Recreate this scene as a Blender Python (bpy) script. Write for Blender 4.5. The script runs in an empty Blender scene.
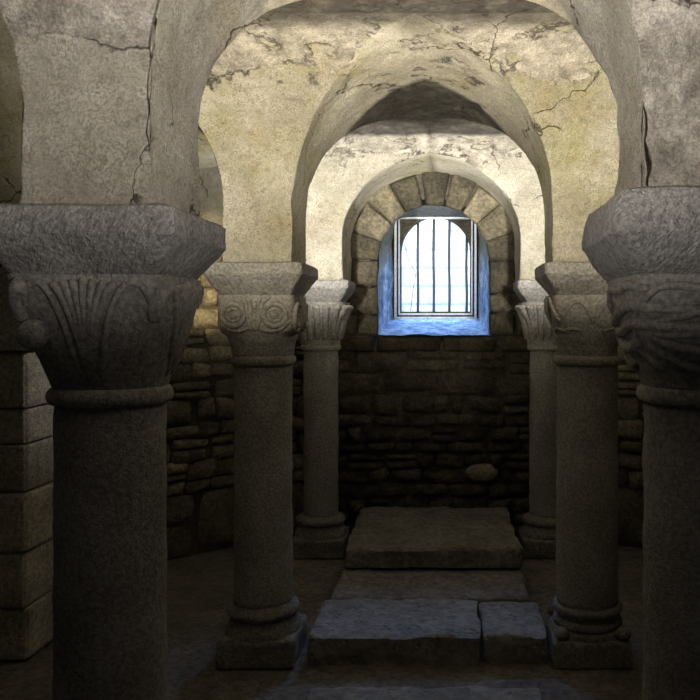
import bpy, bmesh, math, random
from mathutils import Vector, noise
S = bpy.context.scene
COL = S.collection
R = math.radians
E = 1.65                      # eye height over the floor
F = 770.0                     # focal length in pixels of a 700 px frame
random.seed(7)

def nz(p, sc, off=0.0): return noise.noise(Vector((p[0]*sc+off, p[1]*sc+off*1.7, p[2]*sc-off)))
def fr(p, sc, off=0.0, o=4): return noise.fractal(Vector((p[0]*sc+off, p[1]*sc+off*1.7, p[2]*sc-off)), 0.9, 2.0, o)
def sstep(a, b, x):
    t = max(0.0, min(1.0, (x-a)/(b-a))); return t*t*(3-2*t)
def lerp(a, b, t): return a+(b-a)*t
def interp(tab, v):
    if v <= tab[0][0]: return tab[0][1:]
    for a, b in zip(tab, tab[1:]):
        if v <= b[0]:
            t = (v-a[0])/(b[0]-a[0]); return [lerp(p, q, t) for p, q in zip(a[1:], b[1:])]
    return tab[-1][1:]

# ------------------------------------------------------------------ materials
class NT:
    def __init__(s, name):
        s.m = bpy.data.materials.new(name); s.m.use_nodes = True
        s.t = s.m.node_tree; s.t.nodes.clear()
        s.out = s.n('ShaderNodeOutputMaterial'); s.b = s.n('ShaderNodeBsdfPrincipled')
        s.l(s.b.outputs[0], s.out.inputs[0])
        s.pos = s.n('ShaderNodeNewGeometry').outputs['Position']
    def n(s, k, **kw):
        x = s.t.nodes.new(k)
        for a, v in kw.items(): setattr(x, a, v)
        return x
    def l(s, a, b): s.t.links.new(a, b)
    def put(s, sock, v):
        if hasattr(v, 'is_output'): s.l(v, sock)
        else: sock.default_value = v
    def noise(s, sc, det=5, rough=0.6, vec=None):
        x = s.n('ShaderNodeTexNoise'); x.inputs['Scale'].default_value = sc
        x.inputs['Detail'].default_value = det; x.inputs['Roughness'].default_value = rough
        s.l(vec or s.pos, x.inputs['Vector']); return x.outputs['Fac']
    def voro(s, sc, feature='F1', vec=None):
        x = s.n('ShaderNodeTexVoronoi', feature=feature); x.inputs['Scale'].default_value = sc
        s.l(vec or s.pos, x.inputs['Vector']); return x.outputs['Distance']
    def math(s, op, a, b=0.0, c=0.0):
        x = s.n('ShaderNodeMath', operation=op)
        s.put(x.inputs[0], a); s.put(x.inputs[1], b); s.put(x.inputs[2], c); return x.outputs[0]
    def mapr(s, v, a, b, c=0.0, d=1.0):
        x = s.n('ShaderNodeMapRange', interpolation_type='SMOOTHSTEP')
        for i, q in enumerate((v, a, b, c, d)): s.put(x.inputs[i], q)
        return x.outputs[0]
    def mix(s, f, a, b, mode='MIX'):
        x = s.n('ShaderNodeMix', data_type='RGBA', blend_type=mode)
        s.put(x.inputs[0], f); s.put(x.inputs[6], a); s.put(x.inputs[7], b); return x.outputs[2]
    def attr(s, name): return s.n('ShaderNodeAttribute', attribute_name=name).outputs['Fac']
    def bump(s, h, dist, strength=1.0, normal=None):
        x = s.n('ShaderNodeBump'); x.inputs['Distance'].default_value = dist; x.inputs['Strength'].default_value = strength
        s.l(h, x.inputs['Height'])
        if normal: s.l(normal, x.inputs['Normal'])
        return x.outputs[0]

def C4(c): return (c[0], c[1], c[2], 1.0)

def stone(name, c1, c2, rough=0.9, grain=90, dist=0.006, pit=0.5, chisel=False, tint=False, tr=(.7, 1.35), spec=0.2, patch=4.0):
    t = NT(name)
    f = t.noise(patch, 6, 0.65)
    col = t.mix(t.mapr(f, 0.35, 0.65), C4(c1), C4(c2))
    g = t.noise(grain, 4, 0.7)
    col = t.mix(0.55, col, t.mix(t.mapr(g, 0.36, 0.64), (0.4,0.4,0.4,1), (1.35,1.35,1.35,1)), 'MULTIPLY')
    if tint:
        col = t.mix(1.0, col, t.mix(t.attr('tint'), C4((tr[0], tr[0]*.98, tr[0]*.95)), C4((tr[1], tr[1]*.97, tr[1]*.88))), 'MULTIPLY')
    v = t.voro(grain*0.9)
    h = t.math('ADD', t.math('MULTIPLY', t.noise(grain*0.35, 8, 0.78), 1.6), t.math('MULTIPLY', g, 0.5))
    h = t.math('SUBTRACT', h, t.math('MULTIPLY', t.mapr(v, 0.35, 0.05), pit*0.6))
    if chisel:
        mp = t.n('ShaderNodeMapping'); mp.inputs['Rotation'].default_value = (0.2, 0.85, 0.3)
        t.l(t.pos, mp.inputs[0])
        mp2 = t.n('ShaderNodeMapping'); mp2.inputs['Scale'].default_value = (40, 40, 130)
        t.l(mp.outputs[0], mp2.inputs[0])
        ch = t.noise(1.0, 3, 0.6, mp2.outputs[0])
        h = t.math('ADD', h, t.math('MULTIPLY', ch, 1.1))
    t.l(t.bump(h, dist*2.2), t.b.inputs['Normal'])
    t.l(col, t.b.inputs['Base Color'])
    t.b.inputs['Roughness'].default_value = rough
    t.b.inputs['Specular IOR Level'].default_value = spec
    return t.m

def plaster(name):
    """lime plaster, fallen away where the attribute 'bare' is high, showing rough stone"""
    t = NT(name)
    bare = t.attr('bare'); damp = t.attr('damp')
    n1 = t.noise(5.0, 9, 0.62)
    k = t.math('ADD', bare, t.math('MULTIPLY', t.math('SUBTRACT', n1, 0.5), 1.5))
    mask = t.mapr(k, 0.49, 0.515)
    edge = t.math('MULTIPLY', t.mapr(k, 0.44, 0.50), t.mapr(k, 0.56, 0.50))
    f = t.noise(3.0, 6, 0.65)
    pl = t.mix(t.mapr(f, 0.35, 0.68), (0.50,0.465,0.385,1), (0.66,0.625,0.54,1))
    moss = t.mapr(t.noise(2.2, 5, 0.6), 0.46, 0.68)
    pl = t.mix(t.math('MULTIPLY', moss, damp), pl, (0.40,0.38,0.20,1))
    ochre = t.mapr(t.noise(4.1, 4, 0.7), 0.52, 0.7)
    pl = t.mix(t.math('MULTIPLY', ochre, 0.45), pl, (0.48,0.37,0.20,1))
    g = t.noise(130, 2, 0.8)
    blot = t.mapr(t.noise(1.7, 7, 0.68), 0.36, 0.64)
    pl = t.mix(0.5, pl, t.mix(blot, (0.72,0.68,0.60,1), (1.22,1.22,1.2,1)), 'MULTIPLY')
    gm = t.mapr(t.noise(12, 4, 0.7), 0.35, 0.65, 0.25, 0.62)
    pl = t.mix(gm, pl, t.mix(t.mapr(g, 0.36, 0.6), (0.45,0.43,0.40,1), (1.3,1.3,1.3,1)), 'MULTIPLY')
    big = t.noise(28, 4, 0.7)
    pl = t.mix(0.45, pl, t.mix(t.mapr(big, 0.3, 0.55), (0.55,0.53,0.5,1), (1.12,1.12,1.12,1)), 'MULTIPLY')
    sp = t.mapr(t.voro(34), 0.16, 0.06)
    spk = t.math('MULTIPLY', sp, t.mapr(t.noise(9, 2), 0.5, 0.6))
    pl = t.mix(t.math('MULTIPLY', spk, 0.75), pl, (0.12,0.10,0.08,1))
    vd = t.voro(9.0, 'DISTANCE_TO_EDGE')
    st = t.mix(t.mapr(t.noise(11, 6, 0.7), 0.3, 0.7), (0.32,0.285,0.235,1), (0.80,0.73,0.62,1))
    st = t.mix(0.7, st, t.mix(t.mapr(g, 0.3, 0.7), (0.55,0.55,0.55,1), (1.25,1.25,1.25,1)), 'MULTIPLY')
    # dark stone tone, also painting in the shade of the unlit crowns
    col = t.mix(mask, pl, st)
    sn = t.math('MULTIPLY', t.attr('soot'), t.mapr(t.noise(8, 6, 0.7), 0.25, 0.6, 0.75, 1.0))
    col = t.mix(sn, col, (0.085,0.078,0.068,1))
    dk = t.mapr(t.noise(7, 3), 0.40, 0.6)
    col = t.mix(t.math('MULTIPLY', t.math('MULTIPLY', edge, 0.8), dk), col, (0.06,0.05,0.04,1))
    # long hairline cracks
    warp = t.n('ShaderNodeVectorMath', operation='ADD')
    cn = t.n('ShaderNodeTexNoise'); cn.inputs['Scale'].default_value = 3.5; cn.inputs['Detail'].default_value = 6
    t.l(t.pos, cn.inputs['Vector']); sc = t.n('ShaderNodeVectorMath', operation='SCALE'); sc.inputs['Scale'].default_value = 0.55
    t.l(cn.outputs['Color'], sc.inputs[0]); t.l(sc.outputs[0], warp.inputs[0]); t.l(t.pos, warp.inputs[1])
    cr = t.mapr(t.voro(1.5, 'DISTANCE_TO_EDGE', warp.outputs[0]), 0.010, 0.002)
    cr = t.math('MULTIPLY', cr, t.mapr(t.noise(2.6, 2), 0.48, 0.56))
    col = t.mix(t.math('MULTIPLY', cr, 0.85), col, (0.05,0.04,0.03,1))
    hp = t.math('ADD', t.math('MULTIPLY', t.noise(48, 8, 0.85), 0.034), t.math('MULTIPLY', g, 0.009))
    hp = t.math('ADD', hp, t.math('MULTIPLY', t.noise(9, 4, 0.6), 0.012))
    hp = t.math('SUBTRACT', hp, t.math('MULTIPLY', spk, 0.006))
    hs = t.math('ADD', t.math('MULTIPLY', t.noise(17, 10, 0.82), 0.065), t.math('MULTIPLY', t.mapr(vd, 0.0, 0.10), 0.006))
    hs = t.math('SUBTRACT', hs, 0.035)
    x = t.n('ShaderNodeMix', data_type='FLOAT'); t.l(mask, x.inputs[0]); t.l(hp, x.inputs[2]); t.l(hs, x.inputs[3])
    h = t.math('SUBTRACT', x.outputs[0], t.math('MULTIPLY', cr, 0.012))
    t.l(t.bump(h, 1.0), t.b.inputs['Normal'])
    t.l(col, t.b.inputs['Base Color'])
    t.b.inputs['Roughness'].default_value = 0.95; t.b.inputs['Specular IOR Level'].default_value = 0.1
    return t.m

M = {}
M['plaster'] = plaster('old_lime_plaster')
M['shaft'] = stone('shaft_limestone', (0.285,0.265,0.245), (0.385,0.362,0.338), grain=80, dist=0.004)
M['capital'] = stone('capital_limestone', (0.32,0.30,0.272), (0.43,0.405,0.37), grain=70, dist=0.0035)
M['abacus'] = stone('abacus_limestone', (0.33,0.315,0.295), (0.45,0.43,0.405), grain=75, dist=0.0075, chisel=True)
M['base'] = stone('base_limestone', (0.20,0.188,0.172), (0.28,0.264,0.242), grain=60, dist=0.006)
M['rubble'] = stone('rubble_stone', (0.18,0.165,0.14), (0.30,0.278,0.235), grain=38, dist=0.010, tint=True, patch=6)
M['sooty'] = stone('sooty_rubble_stone', (0.075,0.068,0.060), (0.14,0.125,0.105), grain=34, dist=0.014, tint=True, patch=7)  # darker version of the rubble stone, used on the back wall
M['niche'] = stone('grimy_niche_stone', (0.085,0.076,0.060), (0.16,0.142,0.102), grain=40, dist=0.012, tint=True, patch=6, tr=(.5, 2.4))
M['mortar'] = stone('old_mortar', (0.085,0.072,0.057), (0.14,0.12,0.095), grain=50, dist=0.012)
M['ashlar'] = stone('ashlar_limestone', (0.30,0.28,0.25), (0.44,0.415,0.375), grain=45, dist=0.006, tint=True)
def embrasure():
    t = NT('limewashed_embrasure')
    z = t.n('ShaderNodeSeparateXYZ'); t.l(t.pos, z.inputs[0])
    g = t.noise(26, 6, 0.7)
    daylight_blue = t.mix(t.mapr(t.noise(7, 6, 0.7), 0.35, 0.65), (0.10,0.19,0.33,1), (0.52,0.62,0.74,1))  # blue of the daylight, painted into the reveal's colour
    top_shade = t.mix(t.noise(9, 4), (0.10,0.105,0.09,1), (0.26,0.27,0.24,1))  # grey-green tone painting in the shade of the upper reveal
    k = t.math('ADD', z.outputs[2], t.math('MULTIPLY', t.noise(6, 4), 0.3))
    c = t.mix(t.mapr(k, E+.50, E+.74), daylight_blue, top_shade)
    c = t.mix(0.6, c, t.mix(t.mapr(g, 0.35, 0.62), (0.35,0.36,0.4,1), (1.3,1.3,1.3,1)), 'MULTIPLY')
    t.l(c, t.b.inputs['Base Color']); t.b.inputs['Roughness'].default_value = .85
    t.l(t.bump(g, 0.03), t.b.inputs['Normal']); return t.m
M['embrasure'] = embrasure()
M['floor'] = stone('trodden_earth_floor', (0.13,0.115,0.10), (0.20,0.18,0.155), rough=0.8, grain=30, dist=0.008, spec=0.3)
M['slab'] = stone('worn_step_stone', (0.23,0.215,0.195), (0.33,0.31,0.28), rough=0.5, grain=26, dist=0.011, spec=0.5, pit=1.0)
M['slab2'] = stone('dry_step_stone', (0.18,0.168,0.15), (0.27,0.252,0.225), rough=0.75, grain=30, dist=0.010, spec=0.35)
M['pale'] = stone('pale_stone', (0.27,0.245,0.20), (0.38,0.34,0.28), grain=40, dist=0.006)
def paint(name, c, rough, metal=0.0):
    t = NT(name); g = t.noise(70, 4, 0.7)
    t.l(t.mix(t.mapr(g, 0.35, 0.65), C4([q*0.7 for q in c]), C4(c)), t.b.inputs['Base Color'])
    t.b.inputs['Roughness'].default_value = rough; t.b.inputs['Metallic'].default_value = metal
    t.l(t.bump(g, 0.002), t.b.inputs['Normal']); return t.m
M['frame'] = paint('grey_white_window_paint', (0.80,0.86,0.92), 0.5)
M['iron'] = paint('dark_iron', (0.10,0.10,0.11), 0.6, 0.4)
def glass():
    t = NT('old_clear_glass'); t.t.nodes.remove(t.b)
    tr = t.n('ShaderNodeBsdfTransparent'); tr.inputs[0].default_value = (0.93,0.96,0.98,1)
    gl = t.n('ShaderNodeBsdfGlossy'); gl.inputs['Roughness'].default_value = 0.08
    mx = t.n('ShaderNodeMixShader')
    t.put(mx.inputs[0], t.mapr(t.noise(9, 4), 0.3, 0.8, 0.02, 0.08))
    t.l(tr.outputs[0], mx.inputs[1]); t.l(gl.outputs[0], mx.inputs[2]); t.l(mx.outputs[0], t.out.inputs[0])
    return t.m
M['glass'] = glass()
def outside():
    t = NT('sunlit_pale_masonry')
    b = t.n('ShaderNodeTexBrick'); b.inputs['Scale'].default_value = 1.0
    mp = t.n('ShaderNodeMapping'); mp.inputs['Rotation'].default_value = (R(-90), 0, 0)
    t.l(t.pos, mp.inputs[0]); t.l(mp.outputs[0], b.inputs['Vector'])
    b.inputs['Color1'].default_value = (0.82,0.83,0.84,1); b.inputs['Color2'].default_value = (0.70,0.72,0.75,1)
    b.inputs['Mortar'].default_value = (0.42,0.48,0.58,1)
    b.inputs['Brick Width'].default_value = 0.34; b.inputs['Row Height'].default_value = 0.2; b.inputs['Mortar Size'].default_value = 0.03
    b.inputs['Mortar Smooth'].default_value = 1.0
    c = t.mix(0.6, b.outputs['Color'], t.mix(t.mapr(t.noise(14, 6, 0.7), 0.35, 0.65), (0.62,0.68,0.8,1), (1.15,1.15,1.15,1)), 'MULTIPLY')
    t.l(c, t.b.inputs['Base Color']); t.b.inputs['Roughness'].default_value = 0.9
    return t.m
M['outside'] = outside()

# ------------------------------------------------------------------ object helpers
def build(name, bm, mat, parent=None, smooth=True, sharp=None, attrs=None, recalc=True):
    if recalc: bmesh.ops.recalc_face_normals(bm, faces=bm.faces[:])
    for f in bm.faces: f.smooth = smooth
    if sharp is not None:
        for e in bm.edges:
            if len(e.link_faces) == 2 and e.calc_face_angle(0) > R(sharp): e.smooth = False
    me = bpy.data.meshes.new(name); bm.to_mesh(me); bm.free()
    for k, vals in (attrs or {}).items():
        a = me.attributes.new(k, 'FLOAT', 'POINT'); a.data.foreach_set('value', vals)
    me.materials.append(mat)
    o = bpy.data.objects.new(name, me); COL.objects.link(o)
    if parent: o.parent = parent
    return o
def tag(o, label=None, cat=None, group=None, kind=None):
    if label: o['label'] = label
    if cat: o['category'] = cat
    if group: o['group'] = group
    if kind: o['kind'] = kind
    return o
def empty(name, loc):
    o = bpy.data.objects.new(name, None); o.location = loc; o.empty_display_size = 0.1; COL.objects.link(o); return o

def sup(t, h, p):
    c, s = abs(math.sin(t)), abs(math.cos(t))
    r = h*(c**p+s**p)**(-1.0/p)
    return r*math.sin(t), -r*math.cos(t)           # t = 0 faces the camera (-y)

def loft(rings, n=96, amp=0.0, sc=8.0, seed=0.0, cap=True, off=(0,0,0)):
    """rings: (z, half, exponent)"""
    bm = bmesh.new(); rr = []
    for z, h, p in rings:
        ring = []
        for i in range(n):
            x, y = sup(2*math.pi*i/n, h, p)
            if amp:
                q = (x+off[0], y+off[1], z+off[2]); d = amp*fr(q, sc, seed)
                l = math.hypot(x, y) or 1
                x += x/l*d; y += y/l*d
                zz = z+amp*0.5*nz(q, sc, seed+5)
            else: zz = z
            ring.append(bm.verts.new((x, y, zz)))
        rr.append(ring)
    for a, b in zip(rr, rr[1:]):
        for i in range(n): bm.faces.new((a[i], a[(i+1)%n], b[(i+1)%n], b[i]))
    if cap: bm.faces.new(rr[0][::-1]); bm.faces.new(rr[-1])
    return bm

def tube(bm, pts, rads, n=8, flat=None):
    """swept tube with tapering radius through 3-D points"""
    pts = [Vector(p) for p in pts]; rings = []
    up = Vector((0.3, 0.2, 1)).normalized()
    for i, p in enumerate(pts):
        d = (pts[min(i+1, len(pts)-1)]-pts[max(i-1, 0)]).normalized()
        a = d.cross(up)
        if a.length < 1e-3: a = d.cross(Vector((1,0,0)))
        a.normalize(); b = d.cross(a).normalized()
        r = rads[i] if isinstance(rads, (list, tuple)) else rads
        rings.append([bm.verts.new(p+a*(math.cos(2*math.pi*k/n)*r)+b*(math.sin(2*math.pi*k/n)*r)) for k in range(n)])
    for q, w in zip(rings, rings[1:]):
        for k in range(n): bm.faces.new((q[k], q[(k+1)%n], w[(k+1)%n], w[k]))
    bm.faces.new(rings[0][::-1]); bm.faces.new(rings[-1])

def spline(ctrl, n=14):
    out = []; c = [ctrl[0]]+list(ctrl)+[ctrl[-1]]
    for i in range(1, len(c)-2):
        for k in range(n):
            t = k/n; p0, p1, p2, p3 = c[i-1], c[i], c[i+1], c[i+2]
            out.append(tuple(0.5*(2*b+(cc-a)*t+(2*a-5*b+4*cc-d)*t*t+(3*b-a-3*cc+d)*t**3) for a, b, cc, d in zip(p0, p1, p2, p3)))
    out.append(tuple(ctrl[-1])); return out

def ball(bm, c, r, sx=1, sy=1, sz=1, seg=14):
    res = bmesh.ops.create_uvsphere(bm, u_segments=seg, v_segments=seg//2+2, radius=r)
    for v in res['verts']: v.co = Vector((v.co.x*sx+c[0], v.co.y*sy+c[1], v.co.z*sz+c[2]))

def slab(name, x0, x1, y0, y1, z0, z1, mat, label, cat='step', amp=0.012, seed=0.0, res=0.03, rnd=0.02, group=None, skew=0.0):
    """worn stone block, origin at the centre of its underside"""
    cx, cy = (x0+x1)/2, (y0+y1)/2
    bm = bmesh.new()
    nx, ny, nzz = max(2, int((x1-x0)/res)), max(2, int((y1-y0)/res)), max(2, int((z1-z0)/res))
    V = {}
    def vert(i, j, k):
        if (i, j, k) in V: return V[i, j, k]
        x = lerp(x0, x1, i/nx)-cx; y = lerp(y0, y1, j/ny)-cy; z = lerp(z0, z1, k/nzz)-z0
        # rounded arris
        hx, hy, hz = (x1-x0)/2, (y1-y0)/2, z1-z0
        q = Vector((x, y, z)); inner = Vector((max(-hx+rnd, min(hx-rnd, x)), max(-hy+rnd, min(hy-rnd, y)), min(hz-rnd, z)))
        d = q-inner
        if d.length > 1e-6: q = inner+d.normalized()*min(d.length, rnd)
        w = (q.x+cx, q.y+cy, q.z+z0)
        a = amp*fr(w, 5.0, seed); e = amp*0.6*fr(w, 16.0, seed+3)
        if k > 0:
            q.z += (a+e)*0.6*(1 if k == nzz else 0.4)
        if k == nzz: q.z -= amp*0.6
        if i in (0, nx): q.x += a
        if j in (0, ny): q.y += (a+e)
        q.x += skew*q.y
        V[i, j, k] = bm.verts.new(q); return V[i, j, k]
    def quad(*c): bm.faces.new([vert(*q) for q in c])
    for i in range(nx):
        for j in range(ny):
            quad((i,j,nzz),(i+1,j,nzz),(i+1,j+1,nzz),(i,j+1,nzz)); quad((i,j,0),(i,j+1,0),(i+1,j+1,0),(i+1,j,0))
        for k in range(nzz):
            quad((i,0,k),(i+1,0,k),(i+1,0,k+1),(i,0,k+1)); quad((i,ny,k),(i,ny,k+1),(i+1,ny,k+1),(i+1,ny,k))
    for j in range(ny):
        for k in range(nzz):
            quad((0,j,k),(0,j,k+1),(0,j+1,k+1),(0,j+1,k)); quad((nx,j,k),(nx,j+1,k),(nx,j+1,k+1),(nx,j,k+1))
    o = build(name, bm, mat, sharp=50); o.location = (cx, cy, z0)
    return tag(o, label, cat, group, 'thing') if label else o

# ------------------------------------------------------------------ columns
ZT, ZB, ZN = E+0.262, E+0.108, E-0.185         # abacus top and underside, necking top

CAPS = {
 'palmette':  [(0,.144,2),(.15,.160,2.1),(.35,.178,2.4),(.6,.194,3.1),(.8,.201,4.2),(1,.204,6)],
 'medallion': [(0,.146,2),(.2,.153,2.2),(.36,.166,3),(.40,.176,6),(.5,.182,9),(1,.186,10)],
 'scallop':   [(0,.146,2),(.2,.152,2.1),(.42,.166,2.6),(.6,.180,4),(.8,.188,7),(1,.192,9)],
 'leaf':      [(0,.136,2),(.3,.145,2.2),(.6,.160,2.6),(.85,.185,4),(1,.195,6)],
 'fingers':   [(0,.150,2),(.15,.168,2.1),(.35,.190,2.5),(.6,.208,3.3),(.8,.216,5),(1,.218,7)],
}
def cap_pt(style, u, v, face, lift=0.0):
    """point on the capital: u metres across the face, v 0..1 up it"""
    h, p = interp(CAPS[style], v)
    lo, hi = -math.pi/2, math.pi/2
    for _ in range(26):
        m = (lo+hi)/2
        if sup(m, h, p)[0] < u: lo = m
        else: hi = m
    x, y = sup((lo+hi)/2, h, p)
    l = math.hypot(x, y); x *= (l+lift)/l; y *= (l+lift)/l
    c, s = math.cos(face), math.sin(face)
    return (x*c-y*s, x*s+y*c, lerp(ZN, ZB, v))

def carve(style, faces):
    bm = bmesh.new()
    def rib(ctrl, r0, r1, face, lift=0.0, n=10):
        pts = spline(ctrl, n); k = len(pts)-1
        k_ = 1.65 if style in ('medallion', 'scallop') else 1.35; r0 *= k_; r1 *= k_
        tube(bm, [cap_pt(style, u, min(max(v, 0.02), 0.99), face, lift+.003) for u, v in pts],
             [lerp(r0, r1, i/k)*(0.55+0.45*min(1, 6*i/k, 6*(k-i)/k+0.3)) for i in range(k+1)])
    for face in faces:
        if style == 'palmette':
            for i in range(-3, 4):
                w = i*0.0056; top = 0.97-0.016*abs(i); c0 = .020 if face == 0 else 0
                rib([(w*.30+c0, .16), (w*.8+c0, .34), (w*1.9+c0, .62), (w*3.3+c0, .84), (w*4.6+c0, top)], .006, .0090, face)
            for s in (-1, 1):
                c0 = .020 if face == 0 else 0
                rib([(s*.020+c0, .10), (s*.034+c0, .3), (s*.056+c0, .62), (s*.084+c0, .84), (s*.112+c0, .93), (s*.142+c0, .88), (s*.150+c0, .74)], .006, .007, face)
            # rolled corner leaf with a ball under it
            rib([(-.120, .93), (-.146, .86), (-.150, .70), (-.138, .60)], .020, .012, face)
            if face == 0: ball(bm, cap_pt(style, -.104, .49, face, 0.014), 0.040)
        elif style == 'medallion':
            for s in (-1, 1):
                cx, cv = s*.097, .68
                ring = [(cx+.052*math.cos(a), cv+.052/.293*math.sin(a)) for a in [k*2*math.pi/28 for k in range(29)]]
                rib(ring, .0085, .0085, face, 0.0, 2)
                ring = [(cx+.030*math.cos(a), cv+.030/.293*math.sin(a)) for a in [k*2*math.pi/24 for k in range(25)]]
                rib(ring, .006, .006, face, 0.0, 2)
                ball(bm, cap_pt(style, cx, cv, face, -0.012), 0.026)
                rib([(s*.016, .44), (s*.026, .62), (s*.034, .80), (s*.05, .92), (s*.075, .97)], .006, .006, face)
                rib([(s*.010, .44), (s*.015, .62), (s*.017, .80), (s*.026, .95)], .006, .006, face)
                rib([(s*.03, .46), (s*.08, .42), (s*.13, .47), (s*.16, .58)], .006, .005, face)
            rib([(0, .42), (0, .68)], .006, .006, face)
            ball(bm, cap_pt(style, 0, .84, face, -0.004), 0.013, 1, 1, 1.6)
        elif style == 'scallop':
            for s in (-1, 1):
                for d in (0, .028):
                    rib([(s*.004, .55+d*3.2), (s*.030, .76+d*2.6), (s*.072, .90+d*1.6), (s*.118, .80+d*2.2), (s*.150, .58+d*3)], .0065, .0055, face)
                rib([(s*.05, .42), (s*.10, .46), (s*.14, .40)], .005, .005, face)
        elif style == 'leaf':
            for i in range(-2, 3):
                u = i*.062
                rib([(u*.75, .12), (u*.85, .45), (u*1.0, .75), (u*1.08, .93)], .014, .022, face)
                ball(bm, cap_pt(style, u*1.08, .88, face, .014), .024, 1, 1, .8)
            for i in (-1.5, -.5, .5, 1.5):
                u = i*.062
                rib([(u*.8, .2), (u*.95, .6), (u*1.05, .8)], .006, .008, face)
        elif style == 'fingers':
            sh = -.066 if face == 0 else 0
            for c, r in (([(-.130,.58), (-.134,.74), (-.10,.88), (-.05,.90), (.02,.88), (.10,.92), (.2,.88)], .010),
                         ([(-.132,.52), (-.09,.60), (-.02,.67), (.06,.72), (.14,.74), (.22,.70)], .013),
                         ([(-.132,.56), (-.08,.50), (0,.51), (.08,.57), (.15,.58), (.22,.54)], .014),
                         ([(-.130,.60), (-.09,.46), (-.03,.38), (.04,.36), (.11,.42)], .014),
                         ([(-.130,.62), (-.10,.42), (-.055,.30), (-.01,.22), (.03,.20)], .012),
                         ([(-.132,.58), (-.118,.40), (-.095,.28), (-.06,.18)], .009)):
                rib([(u+sh, v) for u, v in c], r*0.6, r, face)
    return bm

def column(x, y, label, style, faces, seed=0.0, tori=1, zt=ZT, H=.250):
    root = empty('carved_column', (x, y, 0)); tag(root, label, 'column', 'carved columns of the crypt', 'thing')
    off = (x, y, 0); rs = {'palmette':.140, 'fingers':.146, 'medallion':.139, 'scallop':.148, 'leaf':.121}[style]
    b = slab('plinth', -.185, .185, -.185, .185, 0, .13, M['base'], None, res=.02, seed=seed, amp=.012, rnd=.018); b.parent = root
    # moulded base
    prof = [(.120, .178, 2.6), (.135, .180, 2.4), (.150, .176, 2.2)]
    def torus(z, r, R_): return [(z+r*math.sin(a), R_+r*math.cos(a), 2) for a in [R(d) for d in (-80,-50,-20,10,40,70,88)]]
    if tori == 2: prof += torus(.168, .022, .150)+[(.205, rs+.006, 2)]+torus(.232, .022, .150)+[(.262, rs+.002, 2)]
    else: prof += [(.19, .160, 2)]+torus(.222, .026, .150)+[(.262, rs+.002, 2)]
    bb = build('base', loft(prof, 80, .005, 7, seed, off=off), M['base'], root, sharp=60)
    if tori == 2:
        for sx in (-1, 1):
            for sy in (-1, 1):
                sp = bmesh.new(); ball(sp, (sx*.148, sy*.148, .15), .036, 1, 1, .85)
                build('corner_spur', sp, M['base'], bb)
    z0, z1 = .255, E-.228
    build('shaft', loft([(lerp(z0, z1, i/44), rs*(1.0+.02*(1-i/44)), 2) for i in range(45)], 72, .0045, 9, seed+1, off=off), M['shaft'], root)
    zc = E-.207
    build('necking', loft([(zc+.024*math.sin(R(d)), rs+.002+.018*math.cos(R(d)), 2) for d in (-88,-60,-30,0,30,60,88)], 72, .003, 12, seed+2, off=off), M['capital'], root)
    cp = build('capital', loft([(lerp(ZN-.002, ZB, i/26),)+tuple(interp(CAPS[style], i/26)) for i in range(27)], 128, .004, 10, seed+3, off=off), M['capital'], root, sharp=55)
    build('carving', carve(style, faces), M['capital'], cp)
    if style in ('medallion', 'scallop'): H = .238
    if style == 'leaf': H = .225
    px = 9 if style == 'fingers' else 16
    rings = [(ZB-.004, H-.070, 14)]+[(lerp(ZB, ZB+.092, i/8), lerp(H-.068, H-.004, (i/8)**(.8 if px == 9 else 1)), px) for i in range(9)]+\
            [(lerp(ZB+.096, zt-.008, i/5), H-(.02*(i/5)**2 if px == 9 else 0), px+2) for i in range(6)]+[(zt, H-(.04 if px == 9 else .012), px+2)]
    build('abacus', loft(rings, 176, .009, 9, seed+4, off=off), M['abacus'], root, sharp=38)
    return root

XL, XR = -0.923, 0.678
YA, YB, YC = 2.10, 3.81, 5.48
R_, L_ = math.pi/2, -math.pi/2
column(XL, YA, 'nearest left column, broad palmette fan and corner ball carved on its capital', 'palmette', (0, R_), seed=1, zt=E+.276)
column(XR, YA, 'nearest right column, finger-like ridged leaves carved across its capital', 'fingers', (0, L_), seed=2, tori=2, zt=E+.318, H=.284)
column(XL, YB, 'left column beside the steps, two round medallions carved on its capital', 'medallion', (0, R_), seed=3)
column(XR, YB, 'right column beside the steps, scalloped double arcs carved on its capital', 'scallop', (0, L_), seed=4, tori=2)
column(XL+.005, YC, 'slim far column left of the window, thick upright leaves on its capital', 'leaf', (0, R_), seed=5)
column(XR+.01, YC, 'slim far column right of the window, half hidden, leafy pale capital', 'leaf', (0, L_), seed=6)

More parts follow.
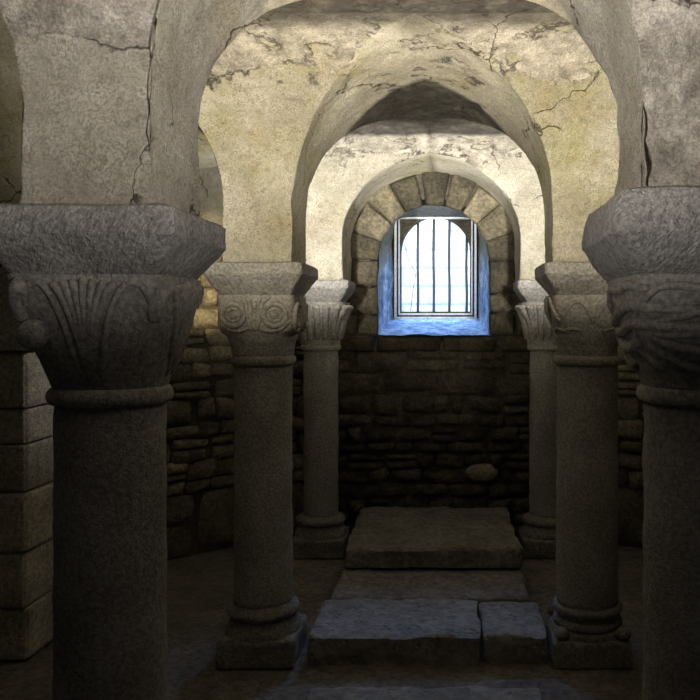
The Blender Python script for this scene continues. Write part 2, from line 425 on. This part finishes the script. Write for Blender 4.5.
# ------------------------------------------------------------------ vaults: one flaring mass over every support
SPR, CR = E+0.55, 0.62
XB = [(-3.4, -2.05), (-1.075, -.745), (.487, .85), (1.85, 3.2)]       # supports across
YBD = [(1.93, 2.27), (3.64, 3.98), (5.31, 5.66)]
def flare(name, ix, iy, zbase, bare_fn, ns=30, nt=34, seed=0.0):
    x0, x1 = XB[ix]; y0, y1 = YBD[iy]
    xl = (XB[ix-1][1], x0) if ix > 0 else None
    xr = (x1, XB[ix+1][0]) if ix < 3 else None
    yf = (YBD[iy-1][1], y0) if iy > 0 else (0.46, y0)
    yb = (y1, YBD[iy+1][0]) if iy < 2 else None
    levels = []
    nv = 14
    for k in range(nv): levels.append((lerp(zbase, SPR, k/nv), 0.0))
    for k in range(nt+1):
        th = math.pi/2*k/nt; levels.append((SPR+CR*math.sin(th), 1-math.cos(th)))
    bm = bmesh.new(); rows = []; bare = []; damp = []; dark_shade = []; sharp_rows = []
    for z, g in levels:
        gx, gy = g, g
        if iy == 2:                                  # lower arch in a nearly upright face, next to the window wall
            q = max(0.0, min(1.0, (z-SPR)/.54)); gx = 1-math.sqrt(1-q*q); gy = g*g
        X0 = x0-(x0-sum(xl)/2)*gx if xl else x0
        X1 = x1+(sum(xr)/2-x1)*gx if xr else x1
        Y0 = y0-(y0-sum(yf)/2)*gy
        Y1 = y1+(sum(yb)/2-y1)*g if yb else 6.35
        ring = []
        P = [(lerp(X0, X1, i/ns), Y0, 0, -1) for i in range(ns)]+[(X1, lerp(Y0, Y1, i/ns), 1, 0) for i in range(ns)]+\
            [(lerp(X1, X0, i/ns), Y1, 0, 1) for i in range(ns)]+[(X0, lerp(Y1, Y0, i/ns), -1, 0) for i in range(ns)]
        if iy == 2: P[ns] = (X1, Y0, 0, -1)
        for x, y, ax, ay in P:
            fade = 1-sstep(.70, .97, g)
            front = ay == -1
            bv, dv, sv = bare_fn(x, y, z-E, front, ax)
            q = (x, y, z)
            d = ((0.017 if iy == 0 else .011)*fr(q, 3.2, seed)+0.005*fr(q, 14, seed+2))*fade
            d -= 0.020*sstep(.42, .6, bv+.75*fr(q, 5, 9.1)*.4)*fade*(1 if g < .9 else 0)
            if bv > .95: d += (0.022*fr(q, 6, 3.3)+.014*fr(q, 19, 4.4))*fade
            if iy == 2 and ax: d *= 1-sstep(.85, .95, gx)
            hz = math.cos(math.asin(max(0, min(1, (z-SPR)/CR)))) if z > SPR else 1.0
            ring.append(bm.verts.new((x+ax*d*hz, y+ay*d*hz, z-d*(1-hz))))
            bare.append(bv); damp.append(dv); dark_shade.append(sv)
        rows.append(ring)
    n = ns*4
    for a, b in zip(rows, rows[1:]):
        for i in range(n): bm.faces.new((a[i], a[(i+1)%n], b[(i+1)%n], b[i]))
    bm.faces.new(rows[0][::-1])
    o = build(name, bm, M['plaster'], sharp=22, attrs={'bare': bare, 'damp': damp, 'soot': dark_shade}, recalc=False)
    return tag(o, kind='structure')

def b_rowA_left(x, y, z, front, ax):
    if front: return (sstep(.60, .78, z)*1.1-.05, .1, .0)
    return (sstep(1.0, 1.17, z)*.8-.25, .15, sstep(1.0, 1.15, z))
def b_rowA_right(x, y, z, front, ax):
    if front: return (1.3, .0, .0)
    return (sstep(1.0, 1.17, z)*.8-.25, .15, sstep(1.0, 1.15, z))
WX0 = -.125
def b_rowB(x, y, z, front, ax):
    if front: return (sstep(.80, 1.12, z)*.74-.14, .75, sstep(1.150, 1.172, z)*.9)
    yb = 3.76+.95*abs(x-WX0)  # pointed edge of the shade painted on the bay behind this arch
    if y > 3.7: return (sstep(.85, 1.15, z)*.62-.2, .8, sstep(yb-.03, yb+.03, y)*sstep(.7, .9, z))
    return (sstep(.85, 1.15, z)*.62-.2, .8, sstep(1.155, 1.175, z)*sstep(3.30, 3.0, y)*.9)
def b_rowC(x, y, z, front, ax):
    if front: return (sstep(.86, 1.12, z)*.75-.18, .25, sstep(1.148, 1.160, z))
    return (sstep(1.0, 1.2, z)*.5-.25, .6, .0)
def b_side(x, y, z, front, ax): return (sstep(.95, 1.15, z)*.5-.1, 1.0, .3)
flare('ceiling', 1, 0, ZT-.004, b_rowA_left, ns=40, nt=40, seed=1)
flare('ceiling', 2, 0, E+.312, b_rowA_right, ns=40, nt=40, seed=2)
flare('ceiling', 1, 1, ZT-.004, b_rowB, ns=64, nt=44, seed=3)
flare('ceiling', 2, 1, ZT-.004, b_rowB, ns=64, nt=44, seed=4)
flare('ceiling', 1, 2, ZT-.004, b_rowC, nt=60, seed=5)
flare('ceiling', 2, 2, ZT-.004, b_rowC, nt=60, seed=5)
for iy in range(3):
    flare('ceiling', 0, iy, E+.26 if iy == 1 else 0, b_side, ns=16, nt=20, seed=7+iy)
    flare('ceiling', 3, iy, 0, b_side, ns=16, nt=20, seed=11+iy)

# ------------------------------------------------------------------ masonry walls
def pillow(bm, quad, place, depth, tints, tint, seed, n=8, m=6, rnd=.2, edge=.26):
    """one weathered stone: quad = 4 (s,z) corners, place(s,z,out) -> world point"""
    V = []
    for j in range(m+1):
        for i in range(n+1):
            a, b = .5-.5*math.cos(math.pi*i/n), .5-.5*math.cos(math.pi*j/m)
            if i == n: a = 1.0
            if j == m: b = 1.0
            x, y = 2*a-1, 2*b-1
            x, y = x*math.sqrt(1-rnd*y*y), y*math.sqrt(1-rnd*x*x)
            a2, b2 = (x+1)/2, (y+1)/2
            s = lerp(lerp(quad[0][0], quad[1][0], a2), lerp(quad[3][0], quad[2][0], a2), b2)
            z = lerp(lerp(quad[0][1], quad[1][1], a2), lerp(quad[3][1], quad[2][1], a2), b2)
            e = 0 if i in (0, n) or j in (0, m) else min(a, 1-a, b, 1-b)
            h = depth*(sstep(-.02, edge, e)) if 0 < e else -.022
            h += .35*depth*fr((s, z, seed), 7)+.12*depth*fr((s, z, seed), 26) if e > 0 else 0
            V.append(bm.verts.new(place(s, z, h))); tints.append(tint)
    for j in range(m):
        for i in range(n):
            bm.faces.new((V[j*(n+1)+i], V[j*(n+1)+i+1], V[(j+1)*(n+1)+i+1], V[(j+1)*(n+1)+i]))

def along(path):
    L = [0.0]
    for a, b in zip(path, path[1:]): L.append(L[-1]+math.dist(a, b))
    def at(s):
        s = max(0, min(L[-1]-1e-6, s))
        for k in range(len(path)-1):
            if s <= L[k+1]:
                t = (s-L[k])/(L[k+1]-L[k]); a, b = path[k], path[k+1]
                d = ((b[0]-a[0])/(L[k+1]-L[k]), (b[1]-a[1])/(L[k+1]-L[k]))
                return (lerp(a[0], b[0], t), lerp(a[1], b[1], t)), (d[1], -d[0])
    return at, L[-1]
def smooth_path(ctrl, n=8): return spline(ctrl, n)

def rubble(name, path, z1, seed, rows_fn, skip=None, hole=None, mat='rubble'):
    at, L = along(path)
    rnd = random.Random(seed); bm = bmesh.new(); tints = []
    def place(s, z, h):
        (x, y), (nx_, ny_) = at(s); return (x+nx_*h, y+ny_*h, z)
    z = 0.0
    while z < (z1 if hole else E+.40):
        hgt, wmin, wmax, dep = rows_fn(z, rnd)
        s = -rnd.random()*wmax*.5
        while s < L:
            w = rnd.uniform(wmin, wmax); g = .0035
            j = lambda k: rnd.uniform(-k, k)
            k = min(.026, hgt*.17)
            q = [(s+g+j(k), z+g+j(k)), (s+w-g+j(k), z+g+j(k)), (s+w-g+j(k), z+hgt-g+j(k)), (s+g+j(k), z+hgt-g+j(k))]
            # split some stones in two courses
            qs = [q]
            if w > .16 and hgt > .11 and rnd.random() < .28:
                f = rnd.uniform(.4, .6)
                zz = z+hgt*f
                qs = [[q[0], q[1], (q[1][0], zz-g*.7), (q[0][0], zz-g*.7)], [(q[0][0], zz+g*.7), (q[1][0], zz+g*.7), q[2], q[3]]]
            for qq in qs:
                c = ((qq[0][0]+qq[2][0])/2, (qq[0][1]+qq[2][1])/2)
                if skip and skip(*at(c[0])[0], c[1], (qq[1][0]-qq[0][0])/2, (qq[2][1]-qq[1][1])/2): continue
                pillow(bm, qq, place, dep*rnd.uniform(.5, 1.3), tints, rnd.random(), rnd.random()*50)
            s += w
        z += hgt
    o = build(name, bm, M[mat], attrs={'tint': tints}, recalc=False)
    tag(o, kind='structure')
    # bedding mortar just behind the stone faces
    mb = bmesh.new(); N = int(L/.05); Z = 60; G = []; ZP = E+.34; pm = bmesh.new(); PG = []
    for i in range(N+1):
        c = []
        for k in range(Z+1):
            s = L*i/N; zz = -.06+(z1+.06)*k/Z
            c.append(mb.verts.new(place(s, zz, -.012+.010*fr((s*1.0, zz, seed), 9))))
        G.append(c)
        PG.append([pm.verts.new(place(s, ZP+(z1-ZP)*k/20, .018+.010*fr((s, k*.07, seed), 4)-(.03 if k == 0 else 0))) for k in range(21)])
    for i in range(N):
        for k in range(Z):
            if hole:
                (x, y), _ = at(L*(i+.5)/N)
                if hole(x, -.06+(z1+.06)*(k+.5)/Z): continue
            mb.faces.new((G[i][k], G[i+1][k], G[i+1][k+1], G[i][k+1]))
    build('mortar', mb, M['mortar'], o, recalc=False)
    if not hole:
        for i in range(N):
            for k in range(20): pm.faces.new((PG[i][k], PG[i+1][k], PG[i+1][k+1], PG[i][k+1]))
        nn = len(pm.verts)
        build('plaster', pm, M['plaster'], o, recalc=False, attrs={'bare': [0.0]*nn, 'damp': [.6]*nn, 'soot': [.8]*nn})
    else: pm.free()
    return o

def rows_common(z, r):
    if z < .08: return .42, .5, .9, .018           # big flat footing blocks
    return r.uniform(.09, .17), .12, .34, .035
YW = 5.78
apse = smooth_path([(-2.26, 4.3), (-2.22, 4.6), (-2.12, 4.92), (-1.92, 5.26), (-1.56, 5.58), (-1.22, 5.74), (-.92, YW)])
mx = lambda p: (-.244-p[0], p[1])
rubble('wall_left', [(-2.30, .5), (-2.30, 4.3)], 3.0, 3, rows_common)
rubble('wall_back_left', apse, 3.0, 5, rows_common)
rubble('wall_back_right', [mx(p) for p in apse][::-1], 3.0, 4, rows_common)
rubble('wall_right', [(2.016, 4.3), (2.016, .5)], 3.0, 6, rows_common)

# back wall with the arched window embrasure
WX, WH, WS, WB = -.122, .414, E+.434, E-.126        # centre, half width, springing, sill
def in_arch(x, z, m=0.0, h=WH, s=WS, b=WB):
    if z < b-m: return False
    if z <= s: return abs(x-WX) < h+m
    return math.hypot(x-WX, z-s) < h+m
def skip_back(x, y, z, hw, hh):
    if z > E-.20 and abs(x-WX) < .76: return True      # ashlar and voussoirs there instead
    return False
def rows_back(z, r):
    if z > E-.62 and z < E-.2: return .17, .26, .5, .02
    return r.uniform(.07, .15), .09, .3, .042
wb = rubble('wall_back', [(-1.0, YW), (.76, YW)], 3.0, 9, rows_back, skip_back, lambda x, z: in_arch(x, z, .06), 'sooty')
bm = bmesh.new(); tints = []; rnd = random.Random(21)
def pl_back(s, z, h): return (s, YW-h, z)
nvs = 9
vt = [.12, .55, .95, .25, .06, .12, .6, .8, .2]
for k in range(nvs):                                   # voussoirs
    a0, a1 = math.pi*k/nvs+.006+rnd.uniform(-.03,.03), math.pi*(k+1)/nvs-.006+rnd.uniform(-.03,.03)
    ro = rnd.uniform(.66, .74)
    c = lambda r, a: (WX+r*math.cos(a), WS+r*math.sin(a))
    pillow(bm, [c(WH+.003, a1), c(WH+.003, a0), c(ro, a0), c(ro, a1)], pl_back, .03*rnd.uniform(.6, 1.3), tints, vt[k], k*3.1, 10, 10, .03, .12)
for sgn in (-1, 1):                                    # jamb stones
    z = WB-.01
    while z < WS-.02:
        h = rnd.uniform(.14, .22)
        if WS-z-h < .09: h = WS-z
        w = rnd.uniform(.16, .26)
        e0, e1 = WX+sgn*WH, WX+sgn*(WH+w); e2, e3 = e1+sgn*.01, WX+sgn*.80
        for p, q in ((e0, e1), (e2, e3)):
            lo, hi = min(p, q)+.003, max(p, q)-.003
            pillow(bm, [(lo, z+.003), (hi, z+.003), (hi, z+h-.003), (lo, z+h-.003)], pl_back, .028, tints, rnd.random()*.35, rnd.random()*40, 10, 10, .06, .14)
        z += h
x = WX-.78
for w in (.34, .50, .42, .30):                          # course under the sill
    pillow(bm, [(x+.006, E-.255), (x+w-.006, E-.255), (x+w-.006, WB-.018), (x+.006, WB-.018)], pl_back, .034, tints, rnd.random()*.25, x, 10, 10, .05, .14); x += w
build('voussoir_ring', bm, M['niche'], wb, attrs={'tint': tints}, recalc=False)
bm = bmesh.new(); tints = []                           # one pale boulder in the rubble
def pb(s, z, h): return (s, YW-.02-h, z)
cx, cz = .235, E-1.155
ball(bm, (cx, YW-.03, cz), .12, 1.0, .55, .56, 24)
for v in bm.verts: v.co += Vector((1, .6, .7))*.007*fr(v.co, 11)
build('boulder', bm, M['pale'], wb)['label'] = 'pale rounded stone standing out of the dark rubble'

# splayed embrasure
def arch_loop(h, s, b, y, n=28, p=2.0):
    def q(a):
        c, d = math.cos(a), math.sin(a); r = (abs(c)**p+abs(d)**p)**(-1/p); return c*r, d*r
    P = [(WX-h, y, lerp(b, s, i/12)) for i in range(12)]
    P += [(WX-h*q(math.pi*i/n)[0], y, s+h*q(math.pi*i/n)[1]) for i in range(n+1)]
    P += [(WX+h, y, lerp(s, b, i/12)) for i in range(1, 13)]
    P += [(lerp(WX+h, WX-h, i/14), y, b) for i in range(1, 14)]
    return P
bm = bmesh.new(); prev = None
YG = 6.50
NL = 14
for k in range(NL+1):
    t = k/NL
    P = arch_loop(lerp(WH, .360, t), lerp(WS, E+.485, t), lerp(WB, E+.004, t), lerp(YW-.012, YG, t), 28, lerp(2.0, 7.0, t))
    ring = []
    for p in P:
        d = .010*fr(p, 6, 2)+.005*fr(p, 20, 3)
        c = Vector((WX, p[1], E+.35)); v = Vector(p)
        ring.append(bm.verts.new(v+(c-v).normalized()*d))
    if prev:
        n = len(ring)
        for i in range(n): bm.faces.new((prev[i], prev[(i+1)%n], ring[(i+1)%n], ring[i]))
    prev = ring
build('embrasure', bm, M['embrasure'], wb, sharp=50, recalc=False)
# outer leaf of the wall, arched light cut through it
bm = bmesh.new(); AH, AS, AB = .293, E+.565, E+.055
n = 28
for y, inner in ((YG-.004, True),):
    a = [bm.verts.new(p) for p in arch_loop(AH, AS, AB, y)]
    b = [bm.verts.new((WX+(p[0]-WX)*1.9, y, E+.45+(p[2]-E-.45)*1.7)) for p in arch_loop(AH, AS, AB, y)]
    c = [bm.verts.new((p[0], y+.14, p[2])) for p in arch_loop(AH, AS, AB, y)]
    m = len(a)
    for i in range(m):
        bm.faces.new((a[i], b[i], b[(i+1)%m], a[(i+1)%m])); bm.faces.new((a[i], a[(i+1)%m], c[(i+1)%m], c[i]))
build('outer_reveal', bm, M['niche'], wb, sharp=40, attrs={'tint': [.35]*(m*3)}, recalc=False)

# window_1: painted square frame, iron bars, glass
w1 = empty('window_1', (WX, YG-.02, E+.03)); tag(w1, 'small arched window with grey-white square frame and upright iron bars', kind='structure')
def box(bm, x0, x1, y0, y1, z0, z1):
    r = bmesh.ops.create_cube(bm, size=1)
    for v in r['verts']: v.co = Vector((lerp(x0, x1, v.co.x+.5), lerp(y0, y1, v.co.y+.5), lerp(z0, z1, v.co.z+.5)))
def frame_at(hw, zb, zt, th, y0, y1):
    bm = bmesh.new()
    for s in (-1, 1): box(bm, s*hw-th/2, s*hw+th/2, y0, y1, zb, zt)
    box(bm, -hw-th/2, hw+th/2, y0, y1, zb-th, zb); box(bm, -hw-th/2, hw+th/2, y0, y1, zt, zt+th)
    bmesh.ops.bevel(bm, geom=bm.edges[:], offset=.003, segments=1, affect='EDGES'); return bm
build('frame', frame_at(.336, -.020, .800, .020, -.03, .01), M['frame'], w1, smooth=False)
build('casement', frame_at(.306, .008, .800, .013, -.02, .0), M['frame'], w1, smooth=False)
# pane
bm = bmesh.new()
P = [(p[0]-WX, .06, p[2]-E-.03) for p in arch_loop(AH+.004, AS, AB, 0)]
bm.faces.new([bm.verts.new(p) for p in P])
pane = build('pane', bm, M['glass'], w1, smooth=False)
bm = bmesh.new()
tube(bm, [(p[0], .052, p[1]) for p in spline([(-.262,.59), (-.225,.46), (-.172,.34), (-.19,.22), (-.212,.03)], 6)], .0032, 6)
build('crack', bm, M['iron'], pane)
for k, bx in enumerate((-.150, -.016, .116, .262)):
    bm = bmesh.new(); top = AS-E-.03+math.sqrt(AH*AH-bx*bx)+.006
    tube(bm, [(bx+.002*math.sin(i), .03, lerp(.022, top, i/8)) for i in range(9)], 
         .0115, 8)
    build('bar', bm, M['iron'], w1)

# ------------------------------------------------------------------ wall pier on the left, one lit ashlar face
wp = empty('pilaster', (-2.127, 3.87, 0)); tag(wp, 'square wall pier of pale squared blocks standing against the left wall', 'pilaster', None, 'thing')
bm = bmesh.new(); tints = []; rnd = random.Random(5); z = 0.0
while z < E-.16:
    h = min(rnd.uniform(.17, .30), E-.154-z)
    if E-.154-z-h < .08: h = E-.154-z
    t = rnd.random()
    x1 = .085+rnd.uniform(-.006, .006); y0 = -.17+rnd.uniform(-.008, .008)
    def pf(s, zz, o): return (s, y0-o, zz)
    def pr(s, zz, o): return (x1+o, s, zz)
    pillow(bm, [(-.085, z+.001), (x1, z+.001), (x1, z+h-.001), (-.085, z+h-.001)], pf, .007, tints, t, z, 14, 12, .004, .04)
    pillow(bm, [(y0, z+.001), (.30, z+.001), (.30, z+h-.001), (y0, z+h-.001)], pr, .007, tints, t, z+9, 14, 12, .004, .04)
    z += h
build('shaft', bm, M['ashlar'], wp, attrs={'tint': tints}, recalc=False)
bm = bmesh.new()
box(bm, -.08, .075, -.155, .28, 0, E-.15)
build('core', bm, M['mortar'], wp, smooth=False)
b = slab('impost', -.085, .125, -.21, .31, E-.154, E+.262, M['abacus'], None, res=.04, seed=31, amp=.01); b.parent = wp

# ------------------------------------------------------------------ floor and steps
bm = bmesh.new(); NX, NY = 110, 150; G = []
for i in range(NX+1):
    c = []
    for j in range(NY+1):
        x, y = lerp(-2.35, 2.1, i/NX), lerp(-.8, 6.1, j/NY)
        q = (x, y, 0); c.append(bm.verts.new((x, y, -.010+.010*fr(q, 2.2)+.004*fr(q, 9))))
    G.append(c)
for i in range(NX):
    for j in range(NY): bm.faces.new((G[i][j], G[i+1][j], G[i+1][j+1], G[i][j+1]))
tag(build('floor', bm, M['floor']), kind='structure')
slab('stone_slab', -.685, .150, 3.68, 4.17, -.01, .138, M['slab'], 'long worn slab at the front left of the lower step', 'slab', seed=2.0, res=.016, group='step slabs')
slab('stone_slab', .158, .474, 3.70, 4.15, -.01, .132, M['slab'], 'short slab finishing the right end of the lower step', 'slab', seed=5.0, res=.016, group='step slabs')
slab('paving_slab', -.66, .44, 4.20, 4.74, -.01, .128, M['slab2'], 'wide slab on the lower step, just before the upper block', 'slab', seed=8.0, res=.02)
slab('stone_block', -.645, .425, 4.66, 5.70, .140, .262, M['slab2'], 'thick upper step block under the window, broken front edge', 'slab', amp=.018, seed=11.0, res=.02, skew=-.02)
slab('flagstone', -.62, .40, 2.35, 3.42, -.03, .022, M['slab'], 'flat flagstone low in the floor, before the lower step', 'flagstone', seed=14.0, res=.02, amp=.010)

# ------------------------------------------------------------------ outside: pale masonry of the light well
bm = bmesh.new()
box(bm, -2.6, 2.4, 8.4, 8.7, -.2, 4.2)
tag(build('wall_outside', bm, M['outside'], smooth=False), kind='structure')

# ------------------------------------------------------------------ lights
def lamp(kind, name, loc, aim, energy, color, **kw):
    d = bpy.data.lights.new(name, kind); d.energy = energy; d.color = color
    for k, v in kw.items(): setattr(d, k, v)
    o = bpy.data.objects.new(name, d); COL.objects.link(o); o.location = loc
    o.rotation_euler = (Vector(aim)-Vector(loc)).to_track_quat('-Z', 'Y').to_euler(); return o
WARM = (1.0, .90, .68); NEU = (1.0, .945, .89); BLUE = (.22, .46, 1.0)
# daylight
lamp('AREA', 'daylight_on_yard_wall', (-.1, 7.3, 4.6), (-.1, 8.4, 1.9), 400, (.82, .91, 1.0), shape='RECTANGLE', size=2.5, size_y=.8)
lamp('AREA', 'sky_over_yard', (-.1, 7.65, E+1.62), (-.12, 6.4, E+.3), 200, BLUE, shape='RECTANGLE', size=1.2, size_y=.7)
def up(loc, az, el, dist=2.0):
    return (loc[0]+dist*math.cos(R(el))*math.sin(R(az)), loc[1]+dist*math.cos(R(el))*math.cos(R(az)), loc[2]+dist*math.sin(R(el)))
def spot(name, loc, az, el, half, energy, color, blend=.8, soft=.04):
    lamp('SPOT', name, loc, up(loc, az, el), energy, color, spot_size=R(2*half), spot_blend=blend, shadow_soft_size=soft)
# spotlights fixed on top of the capitals behind the piers
for x, sg, zt in ((XL, 1, ZT), (XR, -1, E+.318)):
    spot('spotlight', (x+.02*sg, YA+.215, zt+.05), 10*sg, 36, 58, 125, WARM)
    spot('spotlight', (x+.02*sg, YB+.215, ZT+.05), 4*sg, 29, 47, 215, (1.0,.97,.88))
spot('spotlight', (-1.30, 4.2, ZT+.05), -22, 1, 19, 130, (1.0,.80,.42), .25)  # added spot hanging in the aisle, yellows the left wall
spot('spotlight', (-1.13, 2.25, ZT+.05), -24, 38, 40, 20, (1.0,.95,.75))  # added spot, lifts the vault web beside the near left pier
spot('spotlight', (-1.14, 4.02, ZT+.05), -95, -22, 34, 17, NEU, .8)  # added spot for the side face of the wall pier
# added fill spots beside the viewer, aimed up at the near piers
spot('stair_light', (.62, -.10, E+.04), -36, 36, 39, 430, NEU, .8, .10)
spot('stair_light', (-.86, -.10, E+.04), 36, 36, 39, 560, NEU, .8, .10)
w = bpy.data.worlds.new('crypt_air'); S.world = w; w.use_nodes = True
w.node_tree.nodes['Background'].inputs[0].default_value = (1.0, .96, .92, 1); w.node_tree.nodes['Background'].inputs[1].default_value = .014

# ------------------------------------------------------------------ camera
cd = bpy.data.cameras.new('camera'); cam = bpy.data.objects.new('camera', cd); COL.objects.link(cam)
cam.location = (0, 0, E); cam.rotation_euler = (R(90), 0, 0)
cd.sensor_width = 36; cd.lens = 36*F/700; cd.shift_x = -100/700; cd.shift_y = -32/700; cd.clip_start = .02
S.camera = cam
S.view_settings.view_transform = 'Standard'; S.view_settings.look = 'None'
